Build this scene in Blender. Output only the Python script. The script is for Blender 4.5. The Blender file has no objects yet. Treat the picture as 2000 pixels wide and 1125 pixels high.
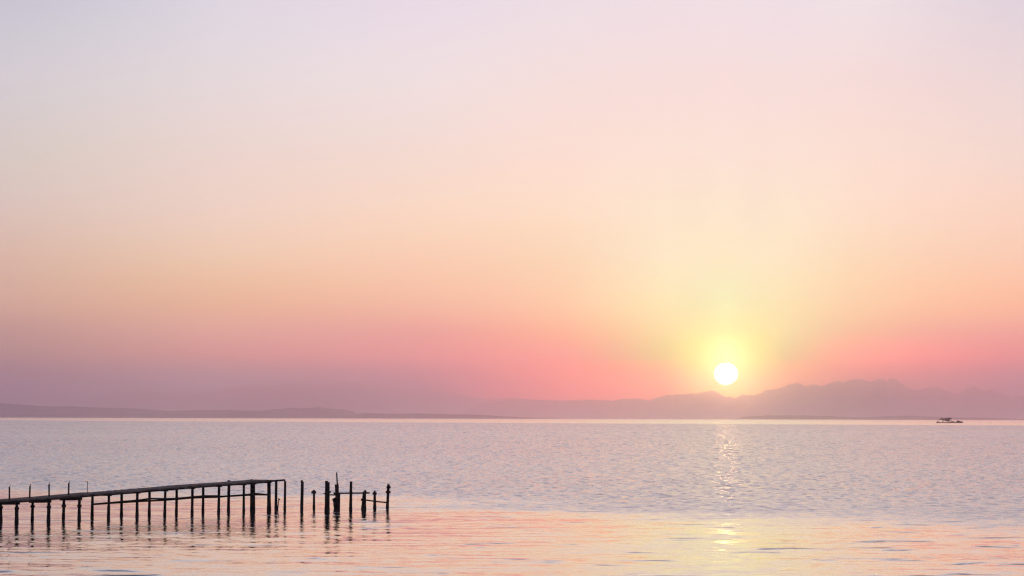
import bpy, bmesh, math, random
from mathutils import Vector, Matrix, noise as mnoise

random.seed(7)
sc = bpy.context.scene
COL = sc.collection

# ------------------------------------------------------------------ camera
F = 4915.0                      # focal length in pixels of the 2000-wide photograph
H = 5.5                         # camera height over the water
HORIZON = 816.3                 # row of the true horizon in the middle of the photograph
PITCH = math.atan((HORIZON - 562.5) / F)
ROLL = math.radians(0.143)
fwd = Vector((0, math.cos(PITCH), math.sin(PITCH)))
rt0 = Vector((1, 0, 0)); up0 = Vector((0, -math.sin(PITCH), math.cos(PITCH)))
rt = rt0 * math.cos(ROLL) + up0 * math.sin(ROLL)
up = up0 * math.cos(ROLL) - rt0 * math.sin(ROLL)
CAM = Vector((0, 0, H))
cd = bpy.data.cameras.new("camera"); cam = bpy.data.objects.new("camera", cd); COL.objects.link(cam)
cd.sensor_width = 36.0; cd.lens = 36.0 * F / 2000.0
cd.clip_start = 0.5; cd.clip_end = 300000.0
M = Matrix((rt, up, -fwd)).transposed().to_4x4(); M.translation = CAM
cam.matrix_world = M
sc.camera = cam

def ray(px, py):
    return (fwd + rt * ((px - 1000.0) / F) - up * ((py - 562.5) / F)).normalized()
def water(px, py):
    d = ray(px, py); t = -H / d.z
    return CAM + d * t
def at(px, py, Y):
    d = ray(px, py); return CAM + d * (Y / d.y)

# ------------------------------------------------------------------ sky (world)
def lin(c):
    c = c / 255.0
    return c / 12.92 if c <= 0.04045 else ((c + 0.055) / 1.055) ** 2.4
SUN_PX = (1418.0, 730.0)
sd = ray(*SUN_PX)
SUN_AZ = math.degrees(math.atan2(sd.x, sd.y))
SUN_EL = math.degrees(math.asin(sd.z))
# radiance of the evening sky, one row per azimuth from the sun, one triple per elevation
SKY_EL = [-2.0, 0.0, 0.40, 0.76, 1.35, 1.92, 2.50, 3.66, 4.82, 5.96, 7.68, 9.40, 14.0, 24.0, 45.0, 90.0]
SKY_AZ = [-180.0, -60.0, -26.0, -15.6, -11.45, -6.95, -3.66, -1.37, -0.65, 0.0, 0.65, 1.37, 2.88, 6.25, 11.0, 26.0, 60.0, 180.0]
SKY_TAB = [[(0.171,0.159,0.249), (0.171,0.159,0.249), (0.181,0.168,0.263), (0.195,0.181,0.283), (0.216,0.195,0.296), (0.242,0.209,0.305), (0.283,0.231,0.328), (0.328,0.270,0.376), (0.352,0.305,0.413), (0.352,0.314,0.445), (0.342,0.323,0.468), (0.328,0.323,0.479), (0.334,0.335,0.487), (0.336,0.354,0.506), (0.260,0.300,0.460), (0.200,0.250,0.420)],
    [(0.159,0.143,0.224), (0.159,0.143,0.224), (0.168,0.151,0.236), (0.181,0.162,0.254), (0.216,0.181,0.262), (0.254,0.202,0.283), (0.305,0.242,0.305), (0.376,0.305,0.376), (0.402,0.352,0.429), (0.413,0.376,0.468), (0.413,0.392,0.503), (0.402,0.392,0.515), (0.394,0.389,0.516), (0.362,0.378,0.518), (0.260,0.300,0.460), (0.200,0.250,0.420)],
    [(0.190,0.159,0.238), (0.190,0.159,0.238), (0.201,0.168,0.252), (0.216,0.181,0.270), (0.305,0.209,0.283), (0.376,0.242,0.296), (0.456,0.305,0.328), (0.546,0.402,0.413), (0.565,0.456,0.485), (0.565,0.491,0.546), (0.539,0.503,0.591), (0.503,0.491,0.604), (0.474,0.469,0.587), (0.397,0.412,0.549), (0.260,0.300,0.460), (0.200,0.250,0.420)],
    [(0.017,0.017,0.067), (0.018,0.018,0.071), (0.019,0.019,0.075), (0.020,0.020,0.079), (0.592,0.308,0.154), (0.664,0.364,0.225), (0.831,0.500,0.283), (0.821,0.572,0.388), (0.784,0.641,0.528), (0.742,0.663,0.567), (0.706,0.669,0.672), (0.600,0.590,0.659), (0.534,0.513,0.620), (0.423,0.432,0.564), (0.260,0.300,0.460), (0.200,0.250,0.420)],
    [(0.017,0.272,0.303), (0.018,0.288,0.321), (0.019,0.304,0.339), (0.020,0.320,0.357), (1.088,0.332,0.202), (1.020,0.492,0.325), (1.011,0.564,0.255), (0.978,0.713,0.446), (0.935,0.735,0.591), (0.891,0.732,0.631), (0.823,0.749,0.726), (0.758,0.718,0.768), (0.645,0.603,0.700), (0.471,0.471,0.599), (0.260,0.300,0.460), (0.200,0.250,0.420)],
    [(0.017,0.017,0.145), (0.018,0.018,0.153), (0.019,0.019,0.162), (0.020,0.020,0.170), (1.334,0.337,0.255), (1.068,0.402,0.287), (1.115,0.615,0.337), (1.083,0.746,0.454), (1.044,0.796,0.579), (0.960,0.781,0.653), (0.912,0.800,0.768), (0.846,0.745,0.805), (0.718,0.637,0.737), (0.503,0.486,0.615), (0.260,0.300,0.460), (0.200,0.250,0.420)],
    [(2.641,0.074,0.017), (2.796,0.079,0.018), (2.952,0.083,0.019), (3.107,0.087,0.020), (1.577,0.333,0.262), (1.288,0.573,0.221), (1.196,0.786,0.386), (1.068,0.805,0.472), (1.079,0.846,0.604), (1.042,0.808,0.665), (0.957,0.788,0.722), (0.882,0.779,0.795), (0.756,0.660,0.725), (0.520,0.496,0.610), (0.260,0.300,0.460), (0.200,0.250,0.420)],
    [(3.315,0.017,0.017), (3.510,0.018,0.018), (3.705,0.019,0.019), (3.900,0.020,0.020), (0.368,1.006,0.020), (1.041,1.109,0.330), (1.112,1.109,0.489), (1.095,0.981,0.629), (1.061,0.899,0.643), (1.045,0.841,0.686), (0.976,0.784,0.720), (0.898,0.776,0.792), (0.769,0.660,0.725), (0.526,0.496,0.610), (0.260,0.300,0.460), (0.200,0.250,0.420)],
    [(3.003,1.818,0.017), (3.180,1.925,0.018), (3.356,2.032,0.019), (3.533,2.139,0.020), (0.951,1.946,0.020), (1.129,1.331,0.309), (0.965,1.082,0.491), (1.090,0.996,0.614), (1.043,0.876,0.626), (1.038,0.834,0.680), (0.974,0.786,0.720), (0.900,0.779,0.798), (0.772,0.666,0.725), (0.527,0.499,0.610), (0.260,0.300,0.460), (0.200,0.250,0.420)],
    [(2.691,3.315,0.017), (2.849,3.510,0.018), (3.008,3.705,0.019), (3.166,3.900,0.020), (2.102,3.900,1.055), (1.635,1.536,0.425), (0.958,1.254,0.574), (1.101,0.989,0.603), (1.055,0.922,0.654), (1.041,0.855,0.704), (0.991,0.786,0.721), (0.910,0.790,0.798), (0.776,0.672,0.725), (0.529,0.501,0.610), (0.260,0.300,0.460), (0.200,0.250,0.420)],
    [(2.876,1.988,0.017), (3.045,2.105,0.018), (3.214,2.221,0.019), (3.384,2.338,0.020), (0.951,1.880,0.097), (1.129,1.334,0.301), (1.005,1.110,0.479), (1.080,0.978,0.617), (1.041,0.871,0.633), (1.032,0.827,0.676), (0.972,0.787,0.723), (0.901,0.784,0.802), (0.772,0.666,0.725), (0.527,0.499,0.610), (0.260,0.300,0.460), (0.200,0.250,0.420)],
    [(3.315,0.378,0.017), (3.510,0.400,0.018), (3.705,0.422,0.019), (3.900,0.445,0.020), (0.469,0.848,0.074), (0.968,1.108,0.372), (1.092,1.050,0.454), (1.107,0.968,0.607), (1.062,0.909,0.651), (1.040,0.837,0.686), (0.977,0.790,0.729), (0.896,0.777,0.797), (0.769,0.660,0.725), (0.526,0.496,0.610), (0.260,0.300,0.460), (0.200,0.250,0.420)],
    [(1.290,0.017,0.021), (1.366,0.018,0.022), (1.442,0.019,0.023), (1.518,0.020,0.024), (2.700,0.428,0.283), (1.134,0.691,0.292), (1.167,0.848,0.387), (1.080,0.856,0.502), (1.079,0.848,0.635), (1.040,0.821,0.665), (0.965,0.771,0.706), (0.906,0.809,0.806), (0.769,0.672,0.725), (0.526,0.501,0.610), (0.260,0.300,0.460), (0.200,0.250,0.420)],
    [(0.017,0.017,0.144), (0.018,0.018,0.153), (0.019,0.019,0.161), (0.020,0.020,0.169), (1.445,0.207,0.181), (1.185,0.427,0.290), (1.260,0.651,0.300), (1.087,0.733,0.467), (1.052,0.761,0.568), (0.963,0.764,0.644), (0.884,0.723,0.690), (0.772,0.688,0.725), (0.680,0.603,0.677), (0.487,0.471,0.588), (0.260,0.300,0.460), (0.200,0.250,0.420)],
    [(0.017,0.272,0.303), (0.018,0.288,0.321), (0.019,0.304,0.339), (0.020,0.320,0.357), (1.088,0.332,0.202), (1.020,0.492,0.325), (1.011,0.564,0.255), (0.978,0.713,0.446), (0.935,0.735,0.591), (0.891,0.732,0.631), (0.823,0.749,0.726), (0.758,0.718,0.768), (0.645,0.603,0.700), (0.471,0.471,0.599), (0.260,0.300,0.460), (0.200,0.250,0.420)],
    [(0.190,0.159,0.238), (0.190,0.159,0.238), (0.201,0.168,0.252), (0.216,0.181,0.270), (0.305,0.209,0.283), (0.376,0.242,0.296), (0.456,0.305,0.328), (0.546,0.402,0.413), (0.565,0.456,0.485), (0.565,0.491,0.546), (0.539,0.503,0.591), (0.503,0.491,0.604), (0.474,0.469,0.587), (0.397,0.412,0.549), (0.260,0.300,0.460), (0.200,0.250,0.420)],
    [(0.159,0.143,0.224), (0.159,0.143,0.224), (0.168,0.151,0.236), (0.181,0.162,0.254), (0.216,0.181,0.262), (0.254,0.202,0.283), (0.305,0.242,0.305), (0.376,0.305,0.376), (0.402,0.352,0.429), (0.413,0.376,0.468), (0.413,0.392,0.503), (0.402,0.392,0.515), (0.394,0.389,0.516), (0.362,0.378,0.518), (0.260,0.300,0.460), (0.200,0.250,0.420)],
    [(0.171,0.159,0.249), (0.171,0.159,0.249), (0.181,0.168,0.263), (0.195,0.181,0.283), (0.216,0.195,0.296), (0.242,0.209,0.305), (0.283,0.231,0.328), (0.328,0.270,0.376), (0.352,0.305,0.413), (0.352,0.314,0.445), (0.342,0.323,0.468), (0.328,0.323,0.479), (0.334,0.335,0.487), (0.336,0.354,0.506), (0.260,0.300,0.460), (0.200,0.250,0.420)]]

def catmull(xs, ys, x):
    if x <= xs[0]: return ys[0]
    if x >= xs[-1]: return ys[-1]
    i = max(k for k in range(len(xs) - 1) if xs[k] <= x)
    x0, x1 = xs[i], xs[i + 1]; h = x1 - x0; t = (x - x0) / h
    def slope(k):
        if k == 0: return (ys[1] - ys[0]) / (xs[1] - xs[0])
        if k == len(xs) - 1: return (ys[-1] - ys[-2]) / (xs[-1] - xs[-2])
        a = (ys[k] - ys[k - 1]) / (xs[k] - xs[k - 1]); b = (ys[k + 1] - ys[k]) / (xs[k + 1] - xs[k])
        if a * b <= 0: return 0.0
        return 2 * a * b / (a + b)
    m0, m1 = slope(i) * h, slope(i + 1) * h
    return ((2*t**3 - 3*t*t + 1) * ys[i] + (t**3 - 2*t*t + t) * m0 + (-2*t**3 + 3*t*t) * ys[i + 1] + (t**3 - t*t) * m1)

def sky_col(az):                      # one column of the sky, resampled smoothly along the azimuth
    return [[catmull(SKY_AZ, [SKY_TAB[c][r][k] for c in range(len(SKY_AZ))], az) for k in range(3)] for r in range(len(SKY_EL))]

world = bpy.data.worlds.new("World"); sc.world = world; world.use_nodes = True
wt = world.node_tree; wt.nodes.clear()
WN, WL = wt.nodes, wt.links
def wmath(op, a, b=None, c=None):
    n = WN.new("ShaderNodeMath"); n.operation = op
    for i, v in enumerate((a, b, c)):
        if v is None: continue
        if isinstance(v, (int, float)): n.inputs[i].default_value = v
        else: WL.new(v, n.inputs[i])
    return n.outputs[0]
tc = WN.new("ShaderNodeTexCoord"); sx = WN.new("ShaderNodeSeparateXYZ"); WL.new(tc.outputs["Generated"], sx.inputs[0])
el = wmath("MULTIPLY", wmath("ARCSINE", sx.outputs[2]), 180 / math.pi)
az = wmath("MULTIPLY", wmath("ARCTAN2", sx.outputs[0], sx.outputs[1]), 180 / math.pi)
az = wmath("WRAP", wmath("SUBTRACT", az, SUN_AZ), 180.0, -180.0)
# elevation goes through a square-root like stretch so the ramp has room for the low sky
EL0, EL1 = SKY_EL[0], 90.0
def stretch(e): return math.sqrt((max(e, EL0) - EL0) / (EL1 - EL0))
ev = wmath("SQRT", wmath("MAXIMUM", wmath("DIVIDE", wmath("SUBTRACT", el, EL0), EL1 - EL0), 0.0))
AZF = [-180, -100, -60, -40, -26, -20, -15.6, -13.5, -11.45, -9.2, -6.95, -5.2, -3.66, -2.5, -1.37, -0.65, 0.0, 0.65, 1.37, 2.1, 2.88, 4.5, 6.25, 8.5, 11.0, 17, 26.0, 40, 60.0, 100, 180.0]
ELF = [-2.0, -0.5, 0.0, 0.4, 0.76, 1.05, 1.35, 1.63, 1.92, 2.2, 2.5, 3.05, 3.66, 4.2, 4.82, 5.4, 5.96, 6.8, 7.68, 8.5, 9.4, 11.5, 14.0, 18.5, 24.0, 33, 45.0, 90.0]
SKY_GAIN = 4.0
prev = None
for i, a in enumerate(AZF):
    cc = sky_col(a)
    rp = WN.new("ShaderNodeValToRGB"); rp.color_ramp.interpolation = 'LINEAR'
    es = rp.color_ramp.elements
    es[0].position = 0.0; es[1].position = 1.0
    for e in ELF[1:-1]: es.new(stretch(e))
    for j, e in enumerate(ELF):
        es[j].color = tuple(max(0.0, catmull(SKY_EL, [cc[r][k] for r in range(len(SKY_EL))], e)) / SKY_GAIN for k in range(3)) + (1.0,)
    WL.new(ev, rp.inputs[0])
    if prev is None: prev = rp.outputs[0]
    else:
        mr = WN.new("ShaderNodeMapRange"); mr.inputs[1].default_value = AZF[i - 1]; mr.inputs[2].default_value = a
        WL.new(az, mr.inputs[0])
        mx = WN.new("ShaderNodeMixRGB"); WL.new(mr.outputs[0], mx.inputs[0]); WL.new(prev, mx.inputs[1]); WL.new(rp.outputs[0], mx.inputs[2])
        prev = mx.outputs[0]
bg = WN.new("ShaderNodeBackground"); WL.new(prev, bg.inputs[0]); bg.inputs[1].default_value = SKY_GAIN
wo = WN.new("ShaderNodeOutputWorld"); WL.new(bg.outputs[0], wo.inputs[0])

sc.view_settings.view_transform = 'Standard'; sc.view_settings.look = 'None'
sc.view_settings.gamma = 1.0; sc.view_settings.exposure = 0.0; sc.view_settings.use_curve_mapping = False
sc.render.engine = 'CYCLES'
cy = sc.cycles
cy.max_bounces = 12; cy.glossy_bounces = 3; cy.diffuse_bounces = 2; cy.transmission_bounces = 2
cy.volume_bounces = 10
cy.use_denoising = True
cy.sample_clamp_indirect = 0.0
cy.filter_width = 1.3

# ------------------------------------------------------------------ materials
def new_mat(name):
    m = bpy.data.materials.new(name); m.use_nodes = True
    nt = m.node_tree; b = nt.nodes["Principled BSDF"]
    return m, nt, b
def weathered(name, c1, c2, rough=0.8, scale=6.0, spec=0.25, bump=0.15, stretch_z=1.0):
    m, nt, b = new_mat(name); N, L = nt.nodes, nt.links
    t = N.new("ShaderNodeTexCoord"); mp = N.new("ShaderNodeMapping"); mp.inputs["Scale"].default_value = (1, 1, stretch_z)
    L.new(t.outputs["Object"], mp.inputs[0])
    n = N.new("ShaderNodeTexNoise"); n.inputs["Scale"].default_value = scale; n.inputs["Detail"].default_value = 6
    L.new(mp.outputs[0], n.inputs["Vector"])
    r = N.new("ShaderNodeValToRGB"); r.color_ramp.elements[0].position = 0.35; r.color_ramp.elements[1].position = 0.68
    r.color_ramp.elements[0].color = c1 + (1,); r.color_ramp.elements[1].color = c2 + (1,)
    L.new(n.outputs[0], r.inputs[0]); L.new(r.outputs[0], b.inputs["Base Color"])
    b.inputs["Roughness"].default_value = rough; b.inputs["Specular IOR Level"].default_value = spec
    bp = N.new("ShaderNodeBump"); bp.inputs["Strength"].default_value = bump; bp.inputs["Distance"].default_value = 0.02
    L.new(n.outputs[0], bp.inputs["Height"]); L.new(bp.outputs[0], b.inputs["Normal"])
    return m
MAT = {
    'pile':  weathered("weathered_pile", (0.008, 0.007, 0.007), (0.026, 0.021, 0.019), 0.85, 5.0, 0.15, 0.3, 0.3),
    'rust':  weathered("rusted_steel", (0.014, 0.007, 0.006), (0.040, 0.019, 0.014), 0.85, 9.0, 0.2, 0.3),
    'deck':  weathered("weathered_deck", (0.10, 0.070, 0.055), (0.22, 0.165, 0.13), 0.95, 2.5, 0.05, 0.3),
    'beam':  weathered("tarred_beam", (0.014, 0.011, 0.010), (0.045, 0.034, 0.028), 0.9, 4.0, 0.1, 0.3),
    'raft':  weathered("raft_timber", (0.006, 0.003, 0.005), (0.016, 0.008, 0.012), 0.85, 0.5, 0.1, 0.1),
    'canvas': weathered("dark_tarpaulin", (0.007, 0.005, 0.010), (0.016, 0.012, 0.022), 0.8, 0.4, 0.1, 0.1),
    'land':  weathered("wooded_land", (0.035, 0.045, 0.030), (0.10, 0.10, 0.07), 0.95, 0.004, 0.0, 0.0),
    'rock':  weathered("bare_mountain", (0.06, 0.065, 0.055), (0.20, 0.19, 0.17), 0.95, 0.002, 0.0, 0.0),
    'mast':  weathered("painted_mast", (0.10, 0.09, 0.09), (0.22, 0.18, 0.18), 0.7, 0.1, 0.1, 0.0),
    'orange': weathered("faded_orange_float", (0.30, 0.08, 0.03), (0.40, 0.13, 0.05), 0.6, 3.0, 0.3, 0.0),
}
def emission_mat(name, color, strength):
    m = bpy.data.materials.new(name); m.use_nodes = True; nt = m.node_tree; nt.nodes.clear()
    e = nt.nodes.new("ShaderNodeEmission"); e.inputs[0].default_value = color + (1,); e.inputs[1].default_value = strength
    o = nt.nodes.new("ShaderNodeOutputMaterial"); nt.links.new(e.outputs[0], o.inputs[0])
    return m

# ------------------------------------------------------------------ builders
def link(name, bm, mat, parent=None, smooth=False):
    me = bpy.data.meshes.new(name)
    bmesh.ops.recalc_face_normals(bm, faces=bm.faces[:])
    bm.to_mesh(me); bm.free()
    if smooth:
        for p in me.polygons: p.use_smooth = True
    me.materials.append(mat)
    o = bpy.data.objects.new(name, me); COL.objects.link(o)
    if parent is not None:
        o.parent = parent
        inv = Matrix.Translation(parent_world(parent)).inverted()
        o.matrix_local = inv
    return o
def parent_world(p):
    v = Vector((0, 0, 0))
    while p is not None:
        v += p.location; p = p.parent
    return v
def thing(name, loc, label, cat, group=None):
    o = bpy.data.objects.new(name, None); COL.objects.link(o); o.location = loc
    o.empty_display_size = 0.2
    return tag(o, label, cat, group)
def tag(o, label, cat=None, group=None, kind=None):
    if label: o["label"] = label
    if cat: o["category"] = cat
    if group: o["group"] = group
    if kind: o["kind"] = kind
    return o
def ring(bm, c, u, v, r, n, jit=0.0, seed=0):
    vs = []
    for k in range(n):
        a = 2 * math.pi * k / n
        rr = r * (1 + jit * mnoise.noise(Vector((math.cos(a) * 1.7 + seed, math.sin(a) * 1.7, c.z * 2.2 + seed * 3.1))))
        vs.append(bm.verts.new(c + u * (math.cos(a) * rr) + v * (math.sin(a) * rr)))
    return vs
def tube(bm, pts, radii, n=10, jit=0.0, seed=0.0):
    pts = [Vector(p) for p in pts]
    d0 = (pts[-1] - pts[0]).normalized()
    ref = Vector((0, 0, 1)) if abs(d0.z) < 0.9 else Vector((1, 0, 0))
    prev = None
    for i, p in enumerate(pts):
        a = pts[max(i - 1, 0)]; b = pts[min(i + 1, len(pts) - 1)]
        d = (b - a).normalized(); u = d.cross(ref).normalized(); v = d.cross(u).normalized()
        rr = ring(bm, p, u, v, radii[i] if isinstance(radii, (list, tuple)) else radii, n, jit, seed)
        if prev:
            for k in range(n): bm.faces.new((prev[k], prev[(k + 1) % n], rr[(k + 1) % n], rr[k]))
        else: bm.faces.new(rr)
        prev = rr
    bm.faces.new(prev)
def box(bm, c, s, rot=None):
    r = bmesh.ops.create_cube(bm, size=1.0)
    m = Matrix.Translation(c) @ (rot.to_4x4() if rot else Matrix.Identity(4)) @ Matrix.Diagonal((s[0], s[1], s[2], 1))
    bmesh.ops.transform(bm, matrix=m, verts=r['verts'])
    return r['verts']
def prism(bm, poly, off):              # polygon of points pushed along off
    a = [bm.verts.new(Vector(p)) for p in poly]; b = [bm.verts.new(Vector(p) + off) for p in poly]
    n = len(a)
    bm.faces.new(a); bm.faces.new(list(reversed(b)))
    for k in range(n): bm.faces.new((a[k], b[k], b[(k + 1) % n], a[(k + 1) % n]))

# ------------------------------------------------------------------ water
def water_material():
    m, nt, b = new_mat("sea_water"); N, L = nt.nodes, nt.links
    geo = N.new("ShaderNodeNewGeometry"); sep = N.new("ShaderNodeSeparateXYZ"); L.new(geo.outputs["Position"], sep.inputs[0])
    X, Y = sep.outputs[0], sep.outputs[1]
    def ma(op, *a, clamp=False):
        n = N.new("ShaderNodeMath"); n.operation = op; n.use_clamp = clamp
        for i, v in enumerate(a):
            if isinstance(v, (int, float)): n.inputs[i].default_value = v
            else: L.new(v, n.inputs[i])
        return n.outputs[0]
    def mapr(v, a, c, x=0.0, y=1.0, smooth=True):
        n = N.new("ShaderNodeMapRange"); n.interpolation_type = 'SMOOTHSTEP' if smooth else 'LINEAR'
        n.inputs[1].default_value = a; n.inputs[2].default_value = c; n.inputs[3].default_value = x; n.inputs[4].default_value = y
        L.new(v, n.inputs[0]); return n.outputs[0]
    def noi(sx_, sy_, rot=0.0, detail=2.0, rough=0.5, dist=0.0, off=(0, 0, 0)):
        mp = N.new("ShaderNodeMapping"); mp.inputs["Scale"].default_value = (sx_, sy_, 1); mp.inputs["Rotation"].default_value = (0, 0, rot)
        mp.inputs["Location"].default_value = off
        mp.vector_type = 'POINT'
        L.new(geo.outputs["Position"], mp.inputs[0])
        n = N.new("ShaderNodeTexNoise"); n.inputs["Scale"].default_value = 1.0; n.inputs["Detail"].default_value = detail
        n.inputs["Roughness"].default_value = rough; n.inputs["Distortion"].default_value = dist
        L.new(mp.outputs[0], n.inputs["Vector"])
        s = N.new("ShaderNodeSeparateColor"); L.new(n.outputs["Color"], s.inputs[0])
        return n.outputs[0], s.outputs[0], s.outputs[1], s.outputs[2]
    # -- zones of the surface: calm near the shore, ruffled by a breeze further out, calm again far away
    zf, z1, z2, z3 = noi(0.035, 0.05, 0.0, 4, 0.6)
    wob = ma("MULTIPLY", ma("SUBTRACT", zf, 0.5), 70.0)
    edge = ma("ADD", ma("ADD", Y, ma("MULTIPLY", X, 0.95)), wob)
    ruff = mapr(edge, 138.0, 172.0)
    zg, g1, g2, g3 = noi(0.0016, 0.004, 0.0, 3, 0.5)
    far_e = ma("ADD", ma("ADD", Y, ma("MULTIPLY", X, 1.3)), ma("MULTIPLY", ma("SUBTRACT", zg, 0.5), 500.0))
    calm = mapr(far_e, 2680.0, 2920.0)
    ruff = ma("MULTIPLY", ruff, ma("SUBTRACT", 1.0, calm))
    # -- slopes of the water surface: several sizes of wave, each a noise field in metres
    f_, ax, ay, a3 = noi(1.3, 2.8, 0.10, 3, 0.6, off=(3, 7, 0))          # ripples
    f2, bx, by, b3 = noi(1.9, 0.80, -0.06, 2, 0.6, off=(11, 2, 0))       # wavelets
    f3, cx_, cy_, c3 = noi(0.24, 0.48, 0.12, 3, 0.55, 0.6)                # low wakes near the shore
    f4, dx_, dy_, d3 = noi(1.0, 0.17, 0.03, 2, 0.65, off=(5, 5, 0))    # longer waves offshore
    f5, ex, ey, e3 = noi(0.46, 0.033, 0.02, 2, 0.65, off=(1, 9, 0))      # the longest, far out
    f6, hx, hy, h3 = noi(0.030, 0.022, 0.2, 2, 0.5, off=(8, 1, 0))       # where the wakes run
    f7, ix, iy, i3 = noi(0.20, 0.80, 0.06, 3, 0.55, 0.4, off=(2, 3, 0))   # gentle undulation that lays the glitter in bars
    def c0(v): return ma("SUBTRACT", v, 0.5)
    def spike(v): return ma("ADD", c0(v), ma("MULTIPLY", ma("MAXIMUM", ma("SUBTRACT", v, 0.60), 0.0), 2.2))
    sm = ma("SUBTRACT", 1.0, ruff)
    thr = ma("SUBTRACT", ma("ADD", f3, ma("MULTIPLY", c0(f6), 0.22)), ma("MULTIPLY", c0(f_), 0.10))
    streak = ma("POWER", mapr(thr, 0.575, 0.77, 0, 1), 1.4)
    gust = mapr(zg, 0.3, 0.7, 0.88, 1.12)
    rg = ma("MULTIPLY", ruff, gust)
    mid = ma("MULTIPLY", mapr(Y, 100, 220), mapr(Y, 450, 1000, 1.0, 0.45))
    off_ = mapr(Y, 220, 600, 0.12, 1.0)
    far_ = mapr(Y, 500, 1300, 0.0, 1.0)
    amp_r = ma("ADD", 0.078, ma("MULTIPLY", rg, 0.25))
    amp_w = ma("ADD", 0.030, ma("MULTIPLY", ma("MULTIPLY", rg, mid), 0.32))
    amp_g = ma("MULTIPLY", ma("MULTIPLY", rg, off_), 0.34)
    amp_e = ma("MULTIPLY", ma("MULTIPLY", rg, far_), 0.30)
    sy = ma("ADD", ma("ADD", ma("MULTIPLY", c0(ay), amp_r), ma("MULTIPLY", spike(by), amp_w)), ma("ADD", ma("MULTIPLY", spike(dy_), amp_g), ma("MULTIPLY", spike(ey), amp_e)))
    sy = ma("ADD", sy, ma("MULTIPLY", ma("MULTIPLY", streak, sm), 0.34))
    sy = ma("ADD", sy, ma("MULTIPLY", c0(iy), ma("MULTIPLY", sm, 0.08)))
    sy = ma("ADD", sy, ma("MULTIPLY", ruff, 0.058))
    sy = ma("ADD", sy, ma("ADD", 0.004, ma("MULTIPLY", calm, 0.026)))
    sxx = ma("ADD", ma("MULTIPLY", c0(ax), ma("ADD", ma("MULTIPLY", sm, 0.32), ma("MULTIPLY", amp_r, 0.6))), ma("MULTIPLY", c0(bx), ma("MULTIPLY", amp_w, 0.4)))
    cmb = N.new("ShaderNodeCombineXYZ"); L.new(sxx, cmb.inputs[0]); L.new(ma("MULTIPLY", sy, -1.0), cmb.inputs[1]); cmb.inputs[2].default_value = 1.0
    nm = N.new("ShaderNodeVectorMath"); nm.operation = 'NORMALIZE'; L.new(cmb.outputs[0], nm.inputs[0])
    L.new(nm.outputs[0], b.inputs["Normal"])
    b.inputs["Base Color"].default_value = (0.022, 0.022, 0.034, 1)
    b.inputs["Roughness"].default_value = 0.04
    b.inputs["IOR"].default_value = 1.34
    L.new(ma("SUBTRACT", 0.7, ma("MULTIPLY", ruff, 0.3)), b.inputs["Coat Weight"]); b.inputs["Coat IOR"].default_value = 1.34; b.inputs["Coat Roughness"].default_value = 0.03
    L.new(nm.outputs[0], b.inputs["Coat Normal"])
    return m
bm = bmesh.new()
ys = [-2500, 0, 60, 100, 140, 200, 300, 450, 700, 1100, 1800, 3000, 5000, 8000, 13000, 20000, 30000, 42500]
xs = [-19000, -12000, -7000, -4000, -2000, -1000, -500, -250, -120, -60, 0, 60, 120, 250, 500, 1000, 2000, 4000, 7000, 12000, 19000]
grid = [[bm.verts.new((x, y, 0)) for x in xs] for y in ys]
for j in range(len(ys) - 1):
    for i in range(len(xs) - 1):
        bm.faces.new((grid[j][i], grid[j][i + 1], grid[j + 1][i + 1], grid[j + 1][i]))
wobj = link("water", bm, water_material())
tag(wobj, "calm pastel sea with a ruffled band and the glitter of the sun", None, None, "structure")

# ------------------------------------------------------------------ sun
SUN_D = 80000.0
sunm = emission_mat("sun_glow", (1.0, 0.50, 0.22), 95.0)
bm = bmesh.new(); bmesh.ops.create_icosphere(bm, subdivisions=4, radius=1.0)
rs = 23.0 / F * SUN_D
bmesh.ops.transform(bm, matrix=Matrix.Diagonal((rs, rs, rs * 0.92, 1)), verts=bm.verts[:])
so = link("sun", bm, sunm, smooth=True)
so.location = CAM + sd * (SUN_D / sd.y)
tag(so, "bright white setting sun just above the hazy mountains", "sun")

# ------------------------------------------------------------------ far land
def interp(pts, x):
    if x <= pts[0][0]: return pts[0][1]
    if x >= pts[-1][0]: return pts[-1][1]
    for (a, b), (c, d) in zip(pts, pts[1:]):
        if a <= x <= c: return b + (d - b) * (x - a) / (c - a)
def land(name, pts, D, depth, mat, label, step=3.0, rough=0.5, seed=0.0, kind="structure", spurs=0.25):
    """ridge line seen at distance D; the slopes come down to the water on both sides with spurs and gullies"""
    bm = bmesh.new(); rows = []
    x0, x1 = pts[0][0], pts[-1][0]
    n = int((x1 - x0) / step)
    R = 11
    for i in range(n + 1):
        px = x0 + (x1 - x0) * i / n
        py = interp(pts, px) + rough * (mnoise.noise(Vector((px * 0.11, seed, 0))) + 0.5 * mnoise.noise(Vector((px * 0.31, seed, 4))))
        top = at(px, py, D); z = max(top.z, 2.0)
        r = []
        for j in range(-R, R + 1):
            t = j / R; a = abs(t)
            prof = (1 - a) ** (1.25 if t < 0 else 1.0)
            yy = D + t * depth * (0.8 + 0.4 * mnoise.noise(Vector((px * 0.008, seed + 9, 0))))
            sp = 1 + spurs * mnoise.noise(Vector((px * 0.035 + 3 * t, seed, t * 2.5))) * (1 - prof) * 2
            zz = z * prof * sp if a < 1 else -6.0
            r.append(bm.verts.new((top.x * (yy / D), yy, zz)))
        rows.append(r)
    for i in range(n):
        for j in range(2 * R):
            bm.faces.new((rows[i][j], rows[i + 1][j], rows[i + 1][j + 1], rows[i][j + 1]))
    o = link(name, bm, mat, smooth=True)
    tag(o, label, None, None, kind); return o

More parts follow.
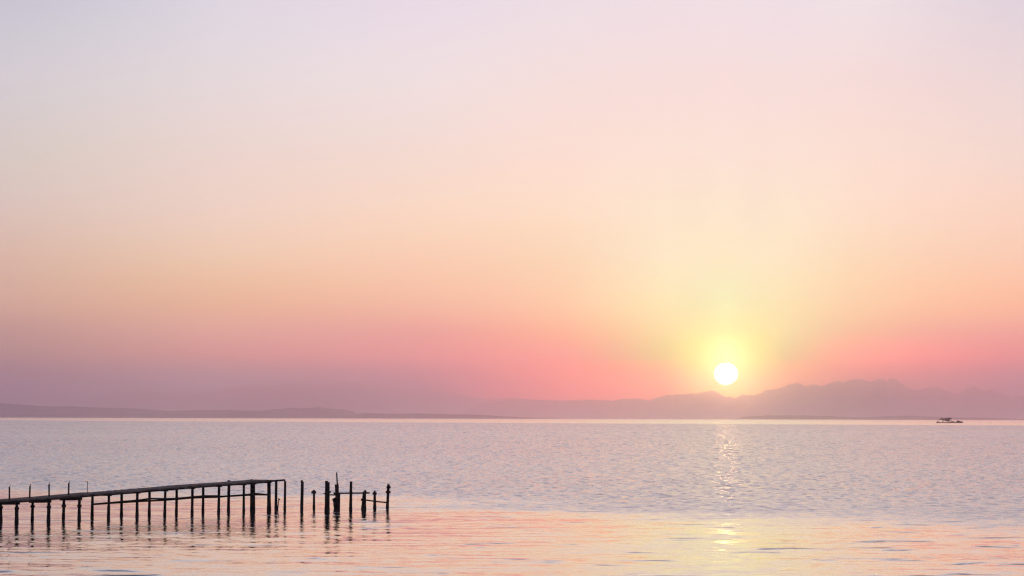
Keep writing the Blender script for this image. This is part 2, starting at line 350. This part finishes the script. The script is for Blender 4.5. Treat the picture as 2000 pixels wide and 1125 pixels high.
P = lambda s, ox, oy, pts: [(ox + a / s, oy + b / s) for a, b in pts]
olymp = [(1000, 779), (1050, 781), (1100, 782), (1150, 780.5)] + P(2.5, 1200, 700, [(0,205),(30,200),(80,197),(130,198),(170,202),(210,190),(260,180),(330,175),(400,170),(440,167),(472,160),(500,168),(540,185),(560,182),(590,190),(620,178),(660,177),(690,178),(740,155)]) \
    + P(4, 1500, 730, [(60,120),(100,110),(150,92),(230,75),(300,98),(340,82),(380,85),(420,92),(480,75),(540,58),(580,68),(640,50),(710,43),(760,50),(810,60),(860,47),(905,42),(930,70),(950,45),(1000,52),(1040,75),(1080,100),(1130,115),(1180,122),(1250,108),(1330,112),(1390,130),(1440,142),(1490,147),(1540,128),(1600,105),(1640,115),(1690,138),(1750,125),(1790,145),(1850,155),(1890,178),(1930,178),(1960,170),(2000,175)]) \
    + [(2060, 778), (2120, 786), (2200, 790), (2300, 801), (2400, 812), (2480, 819)]
olymp = [(880, 812), (940, 790)] + olymp
def relief(pts, gain, span=40):       # sharpen the small peaks of a traced ridge
    out = []
    for x, y in pts:
        m = sum(interp(pts, x + d) for d in range(-span, span + 1, 8)) / (2 * span // 8 + 1)
        out.append((x, m + (y - m) * gain))
    return out
olymp = relief(olymp, 1.45)
land("mountains", olymp, 34000, 4500, MAT['rock'], "jagged hazy mountain range under and beside the sun", seed=2.0, rough=2.2, step=2.0, spurs=0.4)
west = [(-500, 800), (-300, 790), (0, 786), (150, 780), (250, 764), (330, 767), (400, 768), (450, 757), (500, 753), (550, 752.5), (600, 751), (650, 749), (700, 747), (750, 755), (800, 761), (850, 763), (900, 771), (950, 780), (1000, 778), (1080, 783), (1200, 792), (1300, 806), (1380, 818)]
land("mountains", west, 42000, 1300, MAT['rock'], "faint far mountain ridge fading into the pink haze on the left", seed=5.0, rough=0.8)
hill1 = [(-400, 796), (-250, 790), (-120, 783), (-40, 786), (0, 787.5), (50, 791), (100, 794), (140, 793.5), (200, 796), (265, 798), (310, 801), (325, 802.5), (362, 802), (375, 801.2), (450, 800.6), (505, 802.5), (560, 806), (640, 812), (700, 818)]
land("hills", hill1, 20500, 2200, MAT['land'], "low violet hills sloping down from the left edge", seed=8.0, rough=0.4)
hill2 = [(440, 818), (480, 806), (505, 803), (532, 799.5), (550, 798.7), (565, 796.5), (587, 797.5), (610, 796.5), (621, 795), (632, 796.5), (650, 799.5), (670, 799.5), (685, 802.5), (697, 807.5), (712, 806.2), (750, 808), (790, 811), (850, 816), (880, 819)]
land("hills", hill2, 20000, 1300, MAT['land'], "small knobbly rise of hills left of the middle of the far shore", seed=11.0, rough=0.5)
shore1 = [(-400, 808), (-200, 808.5), (0, 809), (300, 808.7), (387, 808.7), (450, 807), (475, 804.5), (500, 804.2), (550, 806.2), (600, 809.5), (650, 810.7), (700, 811), (720, 807.5), (740, 808), (790, 808), (816, 807.4), (840, 808), (880, 809), (920, 809.6), (940, 810), (980, 813), (1020, 814.6), (1060, 816), (1100, 817.6), (1130, 818.6), (1250, 818.4), (1400, 818.9), (1432, 818.6)]
land("headland", shore1, 16500, 800, MAT['land'], "long low headland along the far shore on the left", seed=14.0, rough=0.3)
shore2 = P(5, 1300, 660, [(640,797),(680,790),(730,780),(770,768),(900,762),(1000,756),(1150,757),(1300,758),(1350,755),(1550,762),(1700,768)]) + P(4, 1500, 730, [(700,340),(850,335),(1080,327),(1300,335),(1500,340),(1700,342),(1800,347),(2000,355)]) + [(2050, 818.5), (2200, 816), (2400, 818), (2500, 821)]
land("headland", shore2, 17000, 800, MAT['land'], "low flat headland under the mountain range on the right", seed=17.0, rough=0.3)

# slender mast on the small hills
base = at(642, 815, 18800); topm = at(642, 795.5, 18800)
t = thing("radio_mast", Vector((base.x, base.y, 0)), "slender mast standing on the low hills of the far left shore", "mast")
bm = bmesh.new(); tube(bm, [(base.x, base.y, -5), (base.x, base.y, topm.z * 0.6), (base.x, base.y, topm.z)], [5.2, 3.6, 2.4], 8); link("shaft", bm, MAT['mast'], t)
bm = bmesh.new(); tube(bm, [(base.x, base.y, topm.z * 0.80), (base.x, base.y, topm.z * 0.86)], [7.5, 7.5], 10); link("platform", bm, MAT['mast'], t)

# ------------------------------------------------------------------ the pier
nA, nB = water(30, 1020), water(525, 997)
fA, fB = water(63, 1015.5), water(541, 993)
def on_line(px, A, B):                 # where the pixel column px meets the vertical plane through A and B
    d = ray(px, 1000); d = Vector((d.x, d.y)); n = Vector((B.y - A.y, -(B.x - A.x)))
    t = n.dot(Vector((A.x, A.y))) / n.dot(d)
    return d * t
def on_row(px, py, row):
    A, B = (nA, nB) if row == 'n' else (fA, fB)
    p = on_line(px, A, B); return at(px, py, p.y)
along = (nB - nA).normalized(); across = Vector((-along.y, along.x, 0))      # across points to the far side
pier = thing("pier", Vector((nA.x, nA.y, 0)), "long narrow dark pier on thin piles running out from the left edge", "pier")

DECK_TOP = [(-40, 980), (0, 978), (30, 975.5), (56, 972.6), (100, 968.6), (155, 964.3), (200, 960.8), (240, 958), (282, 955), (320, 951.5), (355, 948.6), (400, 945), (430, 943.6), (460, 941.5), (490, 938.4), (528, 935.4)]
DECK_BOT = [(-40, 985), (0, 983), (30, 982), (56, 980.3), (100, 976.8), (140, 973.6), (196, 968.3), (214, 967.6), (268, 963.4), (292, 961), (340, 957.2), (375.5, 953.8), (424, 950.3), (478, 946.8), (522, 942.8), (528, 942.3)]
dk0, dk1 = -40, 528
TH = 0.08
stations = []
k = dk0
bm = bmesh.new(); prev = None
while k <= dk1 + 0.01:
    front = on_row(k, interp(DECK_BOT, k), 'n')
    front = front - across * 0.10
    z = front.z + 0.075
    w = 1.55
    j = 0.020 * mnoise.noise(Vector((k * 0.15, 3, 0))) + 0.014 * mnoise.noise(Vector((k * 0.6, 5, 0)))
    back = front + across * (w + j * 4)
    sec = [Vector((front.x, front.y, z)), Vector((front.x, front.y, z + TH + j)), Vector((back.x, back.y, z + TH + j * 0.6)), Vector((back.x, back.y, z))]
    stations.append((k, sec))
    cur = [bm.verts.new(p) for p in sec]
    if prev:
        for q in range(4): bm.faces.new((prev[q], prev[(q + 1) % 4], cur[(q + 1) % 4], cur[q]))
    else: bm.faces.new(cur)
    prev = cur
    k += 4.0
bm.faces.new(prev)
deck = link("deck", bm, MAT['deck'], pier)
def deck_at(px, back=False):
    for (a, s), (b, s2) in zip(stations, stations[1:]):
        if a <= px <= b:
            f = (px - a) / (b - a); i = 2 if back else 1
            return s[i].lerp(s2[i], f)
    return stations[-1][1][2 if back else 1]
# edge girders under the deck, one for each row of piles
for row, offc in (('n', 0.0), ('f', 1.22)):
    bm = bmesh.new(); pv = None
    for a, s in stations:
        c = s[0] + across * (0.03 + offc); zt = s[0].z - 0.003
        hh = 0.072
        cur = [bm.verts.new(v) for v in (Vector((c.x, c.y, zt - hh)), Vector((c.x, c.y, zt)), Vector((c.x, c.y, zt)) + across * 0.13, Vector((c.x, c.y, zt - hh)) + across * 0.13)]
        if pv:
            for q in range(4): bm.faces.new((pv[q], pv[(q + 1) % 4], cur[(q + 1) % 4], cur[q]))
        else: bm.faces.new(cur)
        pv = cur
    bm.faces.new(pv); link("girder", bm, MAT['beam'], pier)
# three wedge beams under the shore end
for a, b, yb in ((-20, 38.5, 986.2), (60, 100, 982.4), (120, 160, 977.6)):
    bm = bmesh.new()
    pA = on_row(a, yb, 'n') - across * 0.02; pB = on_row(b, yb - 0.6, 'n') - across * 0.02
    ht = 0.10
    hb = max(0.1, deck_at(b).z - TH - pB.z - 0.005); ha = max(0.05, deck_at(a).z - TH - pA.z - 0.005)
    prism(bm, [pA, pB, pB + Vector((0, 0, hb)), pA + Vector((0, 0, ha))], across * 0.16)
    link("wedge_beam", bm, MAT['beam'], pier)

def pile(parent, foot, top_z, w_top, w_bot, lean=(0, 0), name="pile", mat='pile', split=None, seed=None, n=10, below=1.3):
    """a pile as one tube: foot on the water, slightly irregular, weed-thickened near the waterline"""
    seed = random.random() * 50 if seed is None else seed
    bm = bmesh.new(); pts, rad = [], []
    zs = [-below, -0.15, 0.02, 0.14, 0.30] + [0.30 + (top_z - 0.30) * q / 7 for q in range(1, 8)]
    for z in zs:
        f = max(0.0, min(1.0, z / max(top_z, 0.1)))
        r = (w_bot + (w_top - w_bot) * f) / 2
        if split is not None:
            r = (w_bot if z < split else w_top) / 2
        if z < 0.25: r *= 1.10
        pts.append((foot.x + lean[0] * f, foot.y + lean[1] * f, z)); rad.append(r)
    if split is not None:
        pts2, rad2 = [], []
        for p_, r_ in zip(pts, rad):
            if pts2 and pts2[-1][2] < split <= p_[2]:
                f = split / top_z
                pts2 += [(foot.x + lean[0] * f, foot.y + lean[1] * f, split - 0.004), (foot.x + lean[0] * f, foot.y + lean[1] * f, split + 0.004)]
                rad2 += [w_bot / 2, w_top / 2]
            pts2.append(p_); rad2.append(r_)
        pts, rad = pts2, rad2
    tube(bm, pts, rad, n, 0.10, seed)
    return link(name, bm, MAT[mat], parent, smooth=False)
def flange(parent, c, r, h, name="flange", mat='rust'):
    bm = bmesh.new()
    tube(bm, [c - Vector((0, 0, h / 2)), c - Vector((0, 0, 0.008)), c + Vector((0, 0, 0.008)), c + Vector((0, 0, h / 2))], [r * 0.97, r, r, r * 0.97], 14)
    for q in range(6):
        a = q * math.pi / 3 + 0.3
        cc = c + Vector((math.cos(a), math.sin(a), 0)) * r * 0.78
        tube(bm, [cc - Vector((0, 0, h / 2 + 0.02)), cc + Vector((0, 0, h / 2 + 0.02))], 0.011, 6)
    return link(name, bm, MAT[mat], parent)
# px at foot, px at top, width top, width foot (photo pixels), row, flange row or None
PILES = [(1.5, 1.5, 5, 6, 'f', 991), (32.6, 33.2, 5.0, 6.6, 'n', 992.7), (63.2, 64.2, 4.4, 5.6, 'f', 989), (94.8, 96, 5.0, 6.0, 'n', 990),
         (124, 125.2, 4.6, 5.4, 'f', 988), (154.7, 155.5, 4.8, 5.6, 'n', 988), (180, 180.8, 4.4, 5.3, 'f', None), (212, 213, 4.4, 5.2, 'n', None),
         (237.2, 237.8, 4.4, 5.0, 'f', None), (267.6, 268.4, 4.5, 5.2, 'n', None), (291.4, 292.3, 4.3, 4.9, 'f', None), (321.8, 323, 4.2, 5.0, 'n', None),
         (344.6, 345.3, 4.3, 4.8, 'f', None), (375.2, 375.9, 4.4, 5.0, 'n', None), (396.4, 397, 4.2, 4.8, 'f', None), (427, 428, 4.4, 4.9, 'n', None),
         (446.2, 447.2, 5.0, 5.2, 'f', None), (476, 476.2, 4.0, 4.6, 'n', None), (491, 491.4, 4.6, 4.8, 'f', None), (495.6, 495.6, 4.6, 5.0, 'n', None),
         (525.4, 525.2, 6.2, 6.8, 'n', None), (538.8, 539.4, 4.6, 4.9, 'f', None), (556.2, 557, 4.0, 4.5, 'n', None)]
RISERS = {446.2: 938.0, 491: 936.0}
for (fx, tx, wt_, wb_, row, fl) in PILES:
    A, B = (nA, nB) if row == 'n' else (fA, fB)
    p2 = on_line(fx, A, B); D = p2.y; s = D / F
    if fx > 530:
        tz = at(tx, 939.6, D).z
    elif fx in RISERS:
        tz = at(tx, RISERS[fx], D).z
    else:
        tz = deck_at(min(tx, 527)).z - TH - 0.02
    t2 = at(tx, 950, D)
    split = None
    if row == 'n' and fx in (32.6, 94.8, 212): split = at(fx, 988 if fx == 212 else 991, D).z
    o = pile(pier, Vector((p2.x, p2.y, 0)), tz, wt_ * s * 1.16, wb_ * s * 1.16, (t2.x - p2.x, 0), split=split)
    if fl:
        c = at(fx + (tx - fx) * 0.5, fl, D)
        flange(o, c, 4.5 * s, 4.0 * s)
# joist ends that stick out under the deck edge above the near piles
for (fx, tx, wt_, wb_, row, fl) in PILES:
    if row != 'n' or fx > 527 or fl: continue
    c = deck_at(tx - 3.0) + Vector((0, 0, -TH - 0.055)); 
    bm = bmesh.new(); box(bm, c + across * 0.45, (0.13, 1.25, 0.09), Matrix.Rotation(math.atan2(across.y, across.x) - math.pi / 2, 3, 'Z')); link("joist", bm, MAT['beam'], pier)
# braces between the piles: two lines of thin pipe that cross
def pipe(parent, pts, rpx, row, name="brace", mat='beam', side=0.0):
    bm = bmesh.new(); q = [on_row(a, b, row) - across * side for a, b in pts]
    tube(bm, q, [1.3 * r * p.y / F for r, p in zip(rpx, q)] if isinstance(rpx, (list, tuple)) else [rpx * p.y / F for p in q], 8, 0.08, random.random() * 9)
    return link(name, bm, MAT[mat], parent)
pipe(pier, [(178, 985), (212, 982.3), (237, 980), (268, 977.2), (291, 973.8), (322, 974.2), (345, 973.2), (375, 970.8), (397, 969.3), (427, 968.9)], [1.5, 1.6, 1.6, 1.5, 1.4, 1.2, 1.3, 1.6, 1.9, 1.6], 'n', side=0.08)
pipe(pier, [(184, 984.6), (237, 981.5), (268, 979.4), (322, 977), (345, 975.2), (375, 972.2), (397, 970.8), (427, 970.3), (446, 969), (476, 967.2), (497, 965.6)], [1.3, 1.4, 1.4, 1.3, 1.2, 1.5, 1.9, 1.7, 1.4, 1.6, 2.0], 'f', side=-0.05)
pipe(pier, [(474, 966.8), (497, 964.9), (512, 965.8), (524, 966.4)], [1.3, 2.2, 1.6, 1.2], 'n', side=0.08)
# the bare beam that carries on past the deck
bm = bmesh.new()
a0, a1 = on_row(523, 938.6, 'n'), on_row(557.5, 936.0, 'n')
dz = Vector((0, 0, -3.4 * a0.y / F))
prism(bm, [a0, a1, a1 + dz, a0 + dz], across * 0.12); link("end_beam", bm, MAT['beam'], pier)
# railing stanchions left on the far edge of the deck
for (px, py, thin) in ((18.5, 947, 0), (58, 945, 0), (96, 942, 0), (134, 939.5, 0), (170.5, 941, 1)):
    p = deck_at(px, True) - across * 0.10
    D = p.y; s = D / F; pt = at(px, py, D)
    p = Vector((at(px, 960, D).x, D, p.z))
    bm = bmesh.new(); hgt = pt.z - p.z
    box(bm, p + Vector((0, 0, 0.010)), (0.16, 0.13, 0.025))
    if thin:
        box(bm, p + Vector((0, 0, hgt / 2 + 0.02)), (0.030, 0.030, hgt))
        box(bm, p + Vector((-0.09, 0, hgt + 0.005)), (0.17, 0.022, 0.022))
    else:
        box(bm, p + Vector((-0.012, 0, hgt * 0.44)), (0.055, 0.05, hgt * 0.86))
        box(bm, p + Vector((0.028, 0.0, hgt * 0.5 + 0.01)), (0.028, 0.028, hgt))
    bmesh.ops.rotate(bm, verts=bm.verts[:], cent=p, matrix=Matrix.Rotation(math.radians(random.uniform(-1.5, 2.0)), 3, 'Y'))
    link("stanchion", bm, MAT['beam'], pier)

# ------------------------------------------------------------------ posts beyond the pier
def foot(px, py):
    p = water(px, py); return Vector((p.x, p.y, 0)), p.y, p.y / F
# stake at the end of the pier
f0, D, s = foot(542.3, 996)
t = thing("mooring_stake", f0, "short thin leaning stake in the water below the bare end beam of the pier", "stake")
bm = bmesh.new(); tp = at(544.6, 972, D); tube(bm, [f0 + Vector((0, 0, -1)), f0, f0.lerp(tp, 0.5), tp], [0.038, 0.036, 0.030, 0.026], 8, 0.15, 3.0); link("shaft", bm, MAT['pile'], t)
bm = bmesh.new(); c = at(545.8, 975.6, D); box(bm, c, (0.085, 0.06, 0.075)); bmesh.ops.bevel(bm, geom=bm.edges[:], offset=0.012, segments=1); link("knob", bm, MAT['rust'], t)
# reed
f0, D, s = foot(431.5, 995.5); tp = at(434.5, 984.5, D)
bm = bmesh.new(); tube(bm, [f0 + Vector((0, 0, -0.4)), f0, f0.lerp(tp, 0.5) + Vector((0.01, 0, 0)), tp], [0.009, 0.009, 0.007, 0.004], 6)
r = link("thin_stick", bm, MAT['rust']); tag(r, "hair-thin leaning stick rising from the water behind the pier piles", "stick")
# tall bare post
f0, D, s = foot(589.3, 994.5)
t = thing("wooden_post", f0, "tall bare dark post with notched top just past the pier end", "post")
bm = bmesh.new(); tp = at(590.6, 940.6, D); z2 = at(590, 938, D).z
tube(bm, [f0 + Vector((0, 0, -1.2)), f0 + Vector((0, 0, -0.05)), f0 + Vector((0, 0, 0.2)), f0.lerp(tp, 0.5), tp], [3.3 * s, 3.3 * s, 3.2 * s, 3.1 * s, 3.0 * s], 10, 0.06, 4.0)
c = at(589.4, 939.3, D)
box(bm, c, (4.4 * s, 4.0 * s, 2.8 * s)); link("shaft", bm, MAT['pile'], t)
# short flanged post
f0, D, s = foot(613.2, 992)
t = thing("pipe_post", f0, "short post with a wide flange on top, alone between two tall posts", "post")
tz = at(613, 957, D).z
o = pile(t, f0, tz, 4.2 * s, 5.2 * s, name="shaft", mat='rust'); flange(t, at(612.8, 961.6, D), 4.9 * s, 4.2 * s)
bm = bmesh.new(); cc = at(612.8, 958, D); tube(bm, [cc - Vector((0, 0, 2.0 * s)), cc + Vector((0, 0, 1.2 * s))], [2.7 * s, 1.9 * s], 10); link("pipe_stub", bm, MAT['rust'], t)

# the ruined frame: five posts still tied together by pipes
f0, D, s = foot(638, 998)
fr = thing("ruined_pier_frame", f0, "ruined row of dark posts joined by thin horizontal pipes beyond the pier end", "pier ruin")
def fr_post(fx, wl_, tx, ty, wt_, wb_, name="post", mat='pile', parent=None, split=None):
    f0, D, s = foot(fx, wl_ - 6.0); tz = at(tx, ty, D).z
    return pile(parent or fr, f0, tz, wt_ * s * 1.15, wb_ * s * 1.15, (at(tx, 950, D).x - f0.x, 0), name=name, mat=mat), D, s
o, D, s = fr_post(637.4, 1004, 637.8, 939.2, 5.2, 6.0)
o2, D2, s2 = fr_post(640.8, 1004.6, 641.4, 941.6, 4.4, 5.4)
bm = bmesh.new(); box(bm, at(634.2, 964, D), (4.6 * s, 0.1, 2.4 * s)); link("bracket", bm, MAT['rust'], o)
bm = bmesh.new(); box(bm, at(644.6, 961, D), (4.0 * s, 0.1, 3.4 * s), Matrix.Rotation(math.radians(-18), 3, 'Y')); link("bracket", bm, MAT['rust'], o2)
# broken post with the thin pole
f0, D, s = foot(658, 994)
o, D, s = fr_post(659.0, 1000, 657.6, 946.0, 6.8, 6.0, mat='rust')
bm = bmesh.new(); a_, b_ = at(657.4, 922.6, D), at(659.8, 962, D); tube(bm, [b_, a_], [1.5 * s, 1.3 * s], 8); link("pole", bm, MAT['pile'], o)
bm = bmesh.new(); a_ = at(663.2, 965, D); b_ = at(662.6, 1001, D); tube(bm, [a_, b_ + Vector((0, 0, -0.4))], [1.4 * s, 1.5 * s], 8); link("leg", bm, MAT['pile'], o)
bm = bmesh.new()
for (x0, x1, ya, yb) in ((651.4, 656, 961.5, 964.6), (652.6, 661.5, 963, 966.4), (656, 664.6, 964.4, 968.2), (658.5, 663.5, 967, 971.8)):
    pA, pB = at(x0, ya, D), at(x1, yb, D)
    box(bm, (pA + pB) / 2, (abs(pB.x - pA.x), 0.16, abs(pA.z - pB.z)))
link("bracket", bm, MAT['rust'], o)
bm = bmesh.new()
jag = [(659.8, 968.5), (654.2, 971.5), (648.2, 974.8), (649.6, 977.6), (650.0, 980), (651.4, 982), (650.4, 984.2), (651.6, 987), (650.8, 989), (652.4, 992), (651, 994), (652.8, 997), (655.5, 1000.5), (659.8, 1001)]
prism(bm, [at(a, b, D - 0.07) for a, b in jag], Vector((0, 0.13, 0))); link("broken_plank", bm, MAT['pile'], o)
# middle post
o, D, s = fr_post(684.8, 1002.5, 685.6, 940.2, 4.6, 5.4)
flange(o, at(685.4, 962.8, D), 3.9 * s, 3.0 * s, "joint")
# thick slanting post
o, D, s = fr_post(710.2, 1001, 711.8, 960, 5.6, 8.8, mat='pile')
flange(o, at(712.6, 961.6, D), 4.2 * s, 3.0 * s)
bm = bmesh.new(); cc = at(713.2, 959, D); tube(bm, [cc - Vector((0, 0, 2 * s)), cc + Vector((0, 0, 2.0 * s))], [2.4 * s, 1.6 * s], 10); link("pipe_stub", bm, MAT['rust'], o)
bm = bmesh.new(); cc = at(706.8, 976, D); box(bm, cc, (3.6 * s, 0.12, 4.4 * s)); bmesh.ops.bevel(bm, geom=bm.edges[:], offset=0.025, segments=1); link("knob", bm, MAT['rust'], o)
# two flanged posts on the right
o, D, s = fr_post(731.9, 999.8, 731.8, 960, 3.9, 5.6, mat='rust')
flange(o, at(731.7, 963.8, D), 4.4 * s, 3.6 * s)
bm = bmesh.new(); cc = at(731.8, 960, D); tube(bm, [cc - Vector((0, 0, 1.5 * s)), cc + Vector((0, 0, 1.9 * s))], [2.1 * s, 1.7 * s], 10); link("pipe_stub", bm, MAT['rust'], o)
o, D, s = fr_post(756.6, 998.3, 758.6, 946, 4.4, 5.2, mat='rust')
flange(o, at(758.2, 961, D), 4.9 * s, 4.2 * s); flange(o, at(758.9, 951.6, D), 4.2 * s, 4.2 * s)
bm = bmesh.new(); box(bm, at(759.6, 947.2, D), (4.6 * s, 0.09, 1.6 * s)); box(bm, at(757.9, 945.8, D), (2.0 * s, 0.06, 1.8 * s)); link("cap_plate", bm, MAT['rust'], o)
def fpipe(pts, r):
    bm = bmesh.new(); q = []
    for a, b, wl in pts:
        q.append(at(a, b, water(a, wl - 6.0).y - 0.09))
    tube(bm, q, [1.3 * r * v.y / F for v in q], 8, 0.06, random.random() * 5); link("rail", bm, MAT['rust'], fr)
fpipe([(641, 966.4, 1003), (657, 966.8, 1000.5)], 1.0)
fpipe([(656, 963.4, 1000.5), (685, 963.2, 1002), (712, 962.9, 1001), (721.6, 962.9, 1000.6)], 1.15)
fpipe([(711, 976.0, 1001), (731.5, 979.0, 1000), (757, 981.8, 998.6)], 1.1)

# ------------------------------------------------------------------ floating work raft far out
f0, RD, rs_ = foot(1858, 826.0)
raft = thing("work_raft", f0, "dark floating work raft with raised canopy and tarpaulin mound far out", "raft")
def rp(px, py, dy=0.0): return at(px, py, RD + dy)
def slab(name, poly, depth, mat, parent=None, y0=0.0):
    bm = bmesh.new(); prism(bm, [rp(a, b, y0) for a, b in poly], Vector((0, depth, 0))); return link(name, bm, mat, parent or raft)
slab("float_deck", [(1830.4, 824.7), (1881.7, 824.6), (1881.0, 826.3), (1831.2, 826.3)], 12.0, MAT['raft'], y0=-6)
slab("storage_box", [(1830.8, 823.4), (1835.4, 823.4), (1835.4, 824.9), (1830.8, 824.9)], 5.0, MAT['raft'], y0=-3)
slab("work_bench", [(1837.6, 824.6), (1847.0, 824.9), (1847.0, 825.25), (1837.6, 825.25)], 4.0, MAT['raft'], y0=-2)
cp = slab("canopy", [(1835.8, 819.2), (1838.5, 817.5), (1858.2, 815.9), (1858.8, 818.0), (1842, 819.8), (1835.8, 820.4)], 10.0, MAT['raft'], y0=-5)
# cabin wall with two window openings: the wall stands as strips round the gaps
bm = bmesh.new()
for poly in ([(1842.2, 818.9), (1844.1, 818.7), (1844.1, 822.3), (1842.8, 821.6)], [(1846.0, 818.6), (1855.5, 817.7), (1855.5, 822.4), (1846.0, 822.8)],
             [(1844.1, 821.4), (1846.2, 821.4), (1846.2, 822.3), (1844.1, 822.4)], [(1857.2, 817.5), (1858.1, 817.4), (1858.1, 821.6), (1857.2, 821.6)], [(1855.2, 821.1), (1857.2, 821.1), (1857.2, 821.6), (1855.2, 821.7)],
             [(1844.1, 818.7), (1846.2, 818.6), (1846.2, 819.3), (1844.1, 819.4)], [(1855.2, 817.7), (1857.2, 817.5), (1857.2, 818.2), (1855.2, 818.3)]):
    prism(bm, [rp(a, b, -4.0) for a, b in poly], Vector((0, 0.8, 0)))
link("cabin_wall", bm, MAT['canvas'], raft)
for (a, ya, b, yb, r_) in ((1830.7, 818.8, 1830.7, 825.3, 0.22), (1839.4, 814.0, 1839.3, 819.0, 0.16), (1840.9, 818.8, 1840.9, 825.3, 0.45), (1849.6, 821.8, 1849.3, 825.3, 0.38), (1852.3, 821.6, 1852.6, 825.3, 0.65), (1843.6, 822, 1843.6, 825.3, 0.25)):
    bm = bmesh.new(); tube(bm, [rp(b, yb), rp(a, ya)], [r_, r_], 8); link("post", bm, MAT['raft'], raft)
slab("arch_cover", [(1855.2, 825.2), (1856.2, 823.6), (1858.5, 822.8), (1861.5, 822.7), (1864.4, 823.4), (1865.6, 825.2), (1863.2, 825.2), (1862.6, 824.5), (1860.6, 824.3), (1858.6, 824.8), (1858.0, 825.2)], 6.0, MAT['raft'], y0=-3)
# tarpaulin mound, a ridged heap
bm = bmesh.new()
fr_, bk_ = [rp(a, b, -5) for a, b in ((1866, 825.3), (1881.2, 825.3), (1881.0, 824.0))], [rp(a, b, 5) for a, b in ((1866, 825.3), (1881.2, 825.3), (1881.0, 824.0))]
pk = rp(1870.0, 820.9, 0)
V = [bm.verts.new(v) for v in fr_ + bk_ + [pk]]
for fc in ((0, 1, 2, 6), (3, 6, 5, 4), (0, 6, 3), (1, 4, 5, 2), (2, 5, 6), (0, 3, 4, 1)): bm.faces.new([V[i] for i in fc])
link("tarpaulin", bm, MAT['canvas'], raft)
# marker buoy
f0, D, s = foot(1934, 826.6)
t = thing("marker_buoy", f0, "tiny marker buoy on the calm water right of the raft", "buoy")
bm = bmesh.new(); tube(bm, [f0 + Vector((0, 0, -0.4)), f0 + Vector((0, 0, 0.2)), f0 + Vector((0, 0, 0.55)), f0 + Vector((0, 0, 0.8))], [0.6, 0.95, 0.7, 0.2], 12); link("float", bm, MAT['orange'], t)
bm = bmesh.new(); tube(bm, [f0 + Vector((0, 0, 0.7)), f0 + Vector((0, 0, 1.5))], 0.08, 6); link("spar", bm, MAT['raft'], t)

# ------------------------------------------------------------------ the hazy air
HAZE = 7.4e-5
bm = bmesh.new(); box(bm, Vector((0, 20500, 325)), (40000, 47000, 662)); 
me_h = link("haze", bm, MAT['land']); me_h.data.materials.clear()
hm = bpy.data.materials.new("hazy_air"); hm.use_nodes = True; ht = hm.node_tree; ht.nodes.clear()
pvn = ht.nodes.new("ShaderNodeVolumePrincipled"); pvn.inputs["Density"].default_value = HAZE
pvn.inputs["Color"].default_value = (0.945, 0.845, 1.0, 1); pvn.inputs["Anisotropy"].default_value = 0.982
ho = ht.nodes.new("ShaderNodeOutputMaterial"); ht.links.new(pvn.outputs[0], ho.inputs["Volume"])
me_h.data.materials.append(hm)
tag(me_h, "pale pink evening haze over the sea and far shore", None, None, "stuff")
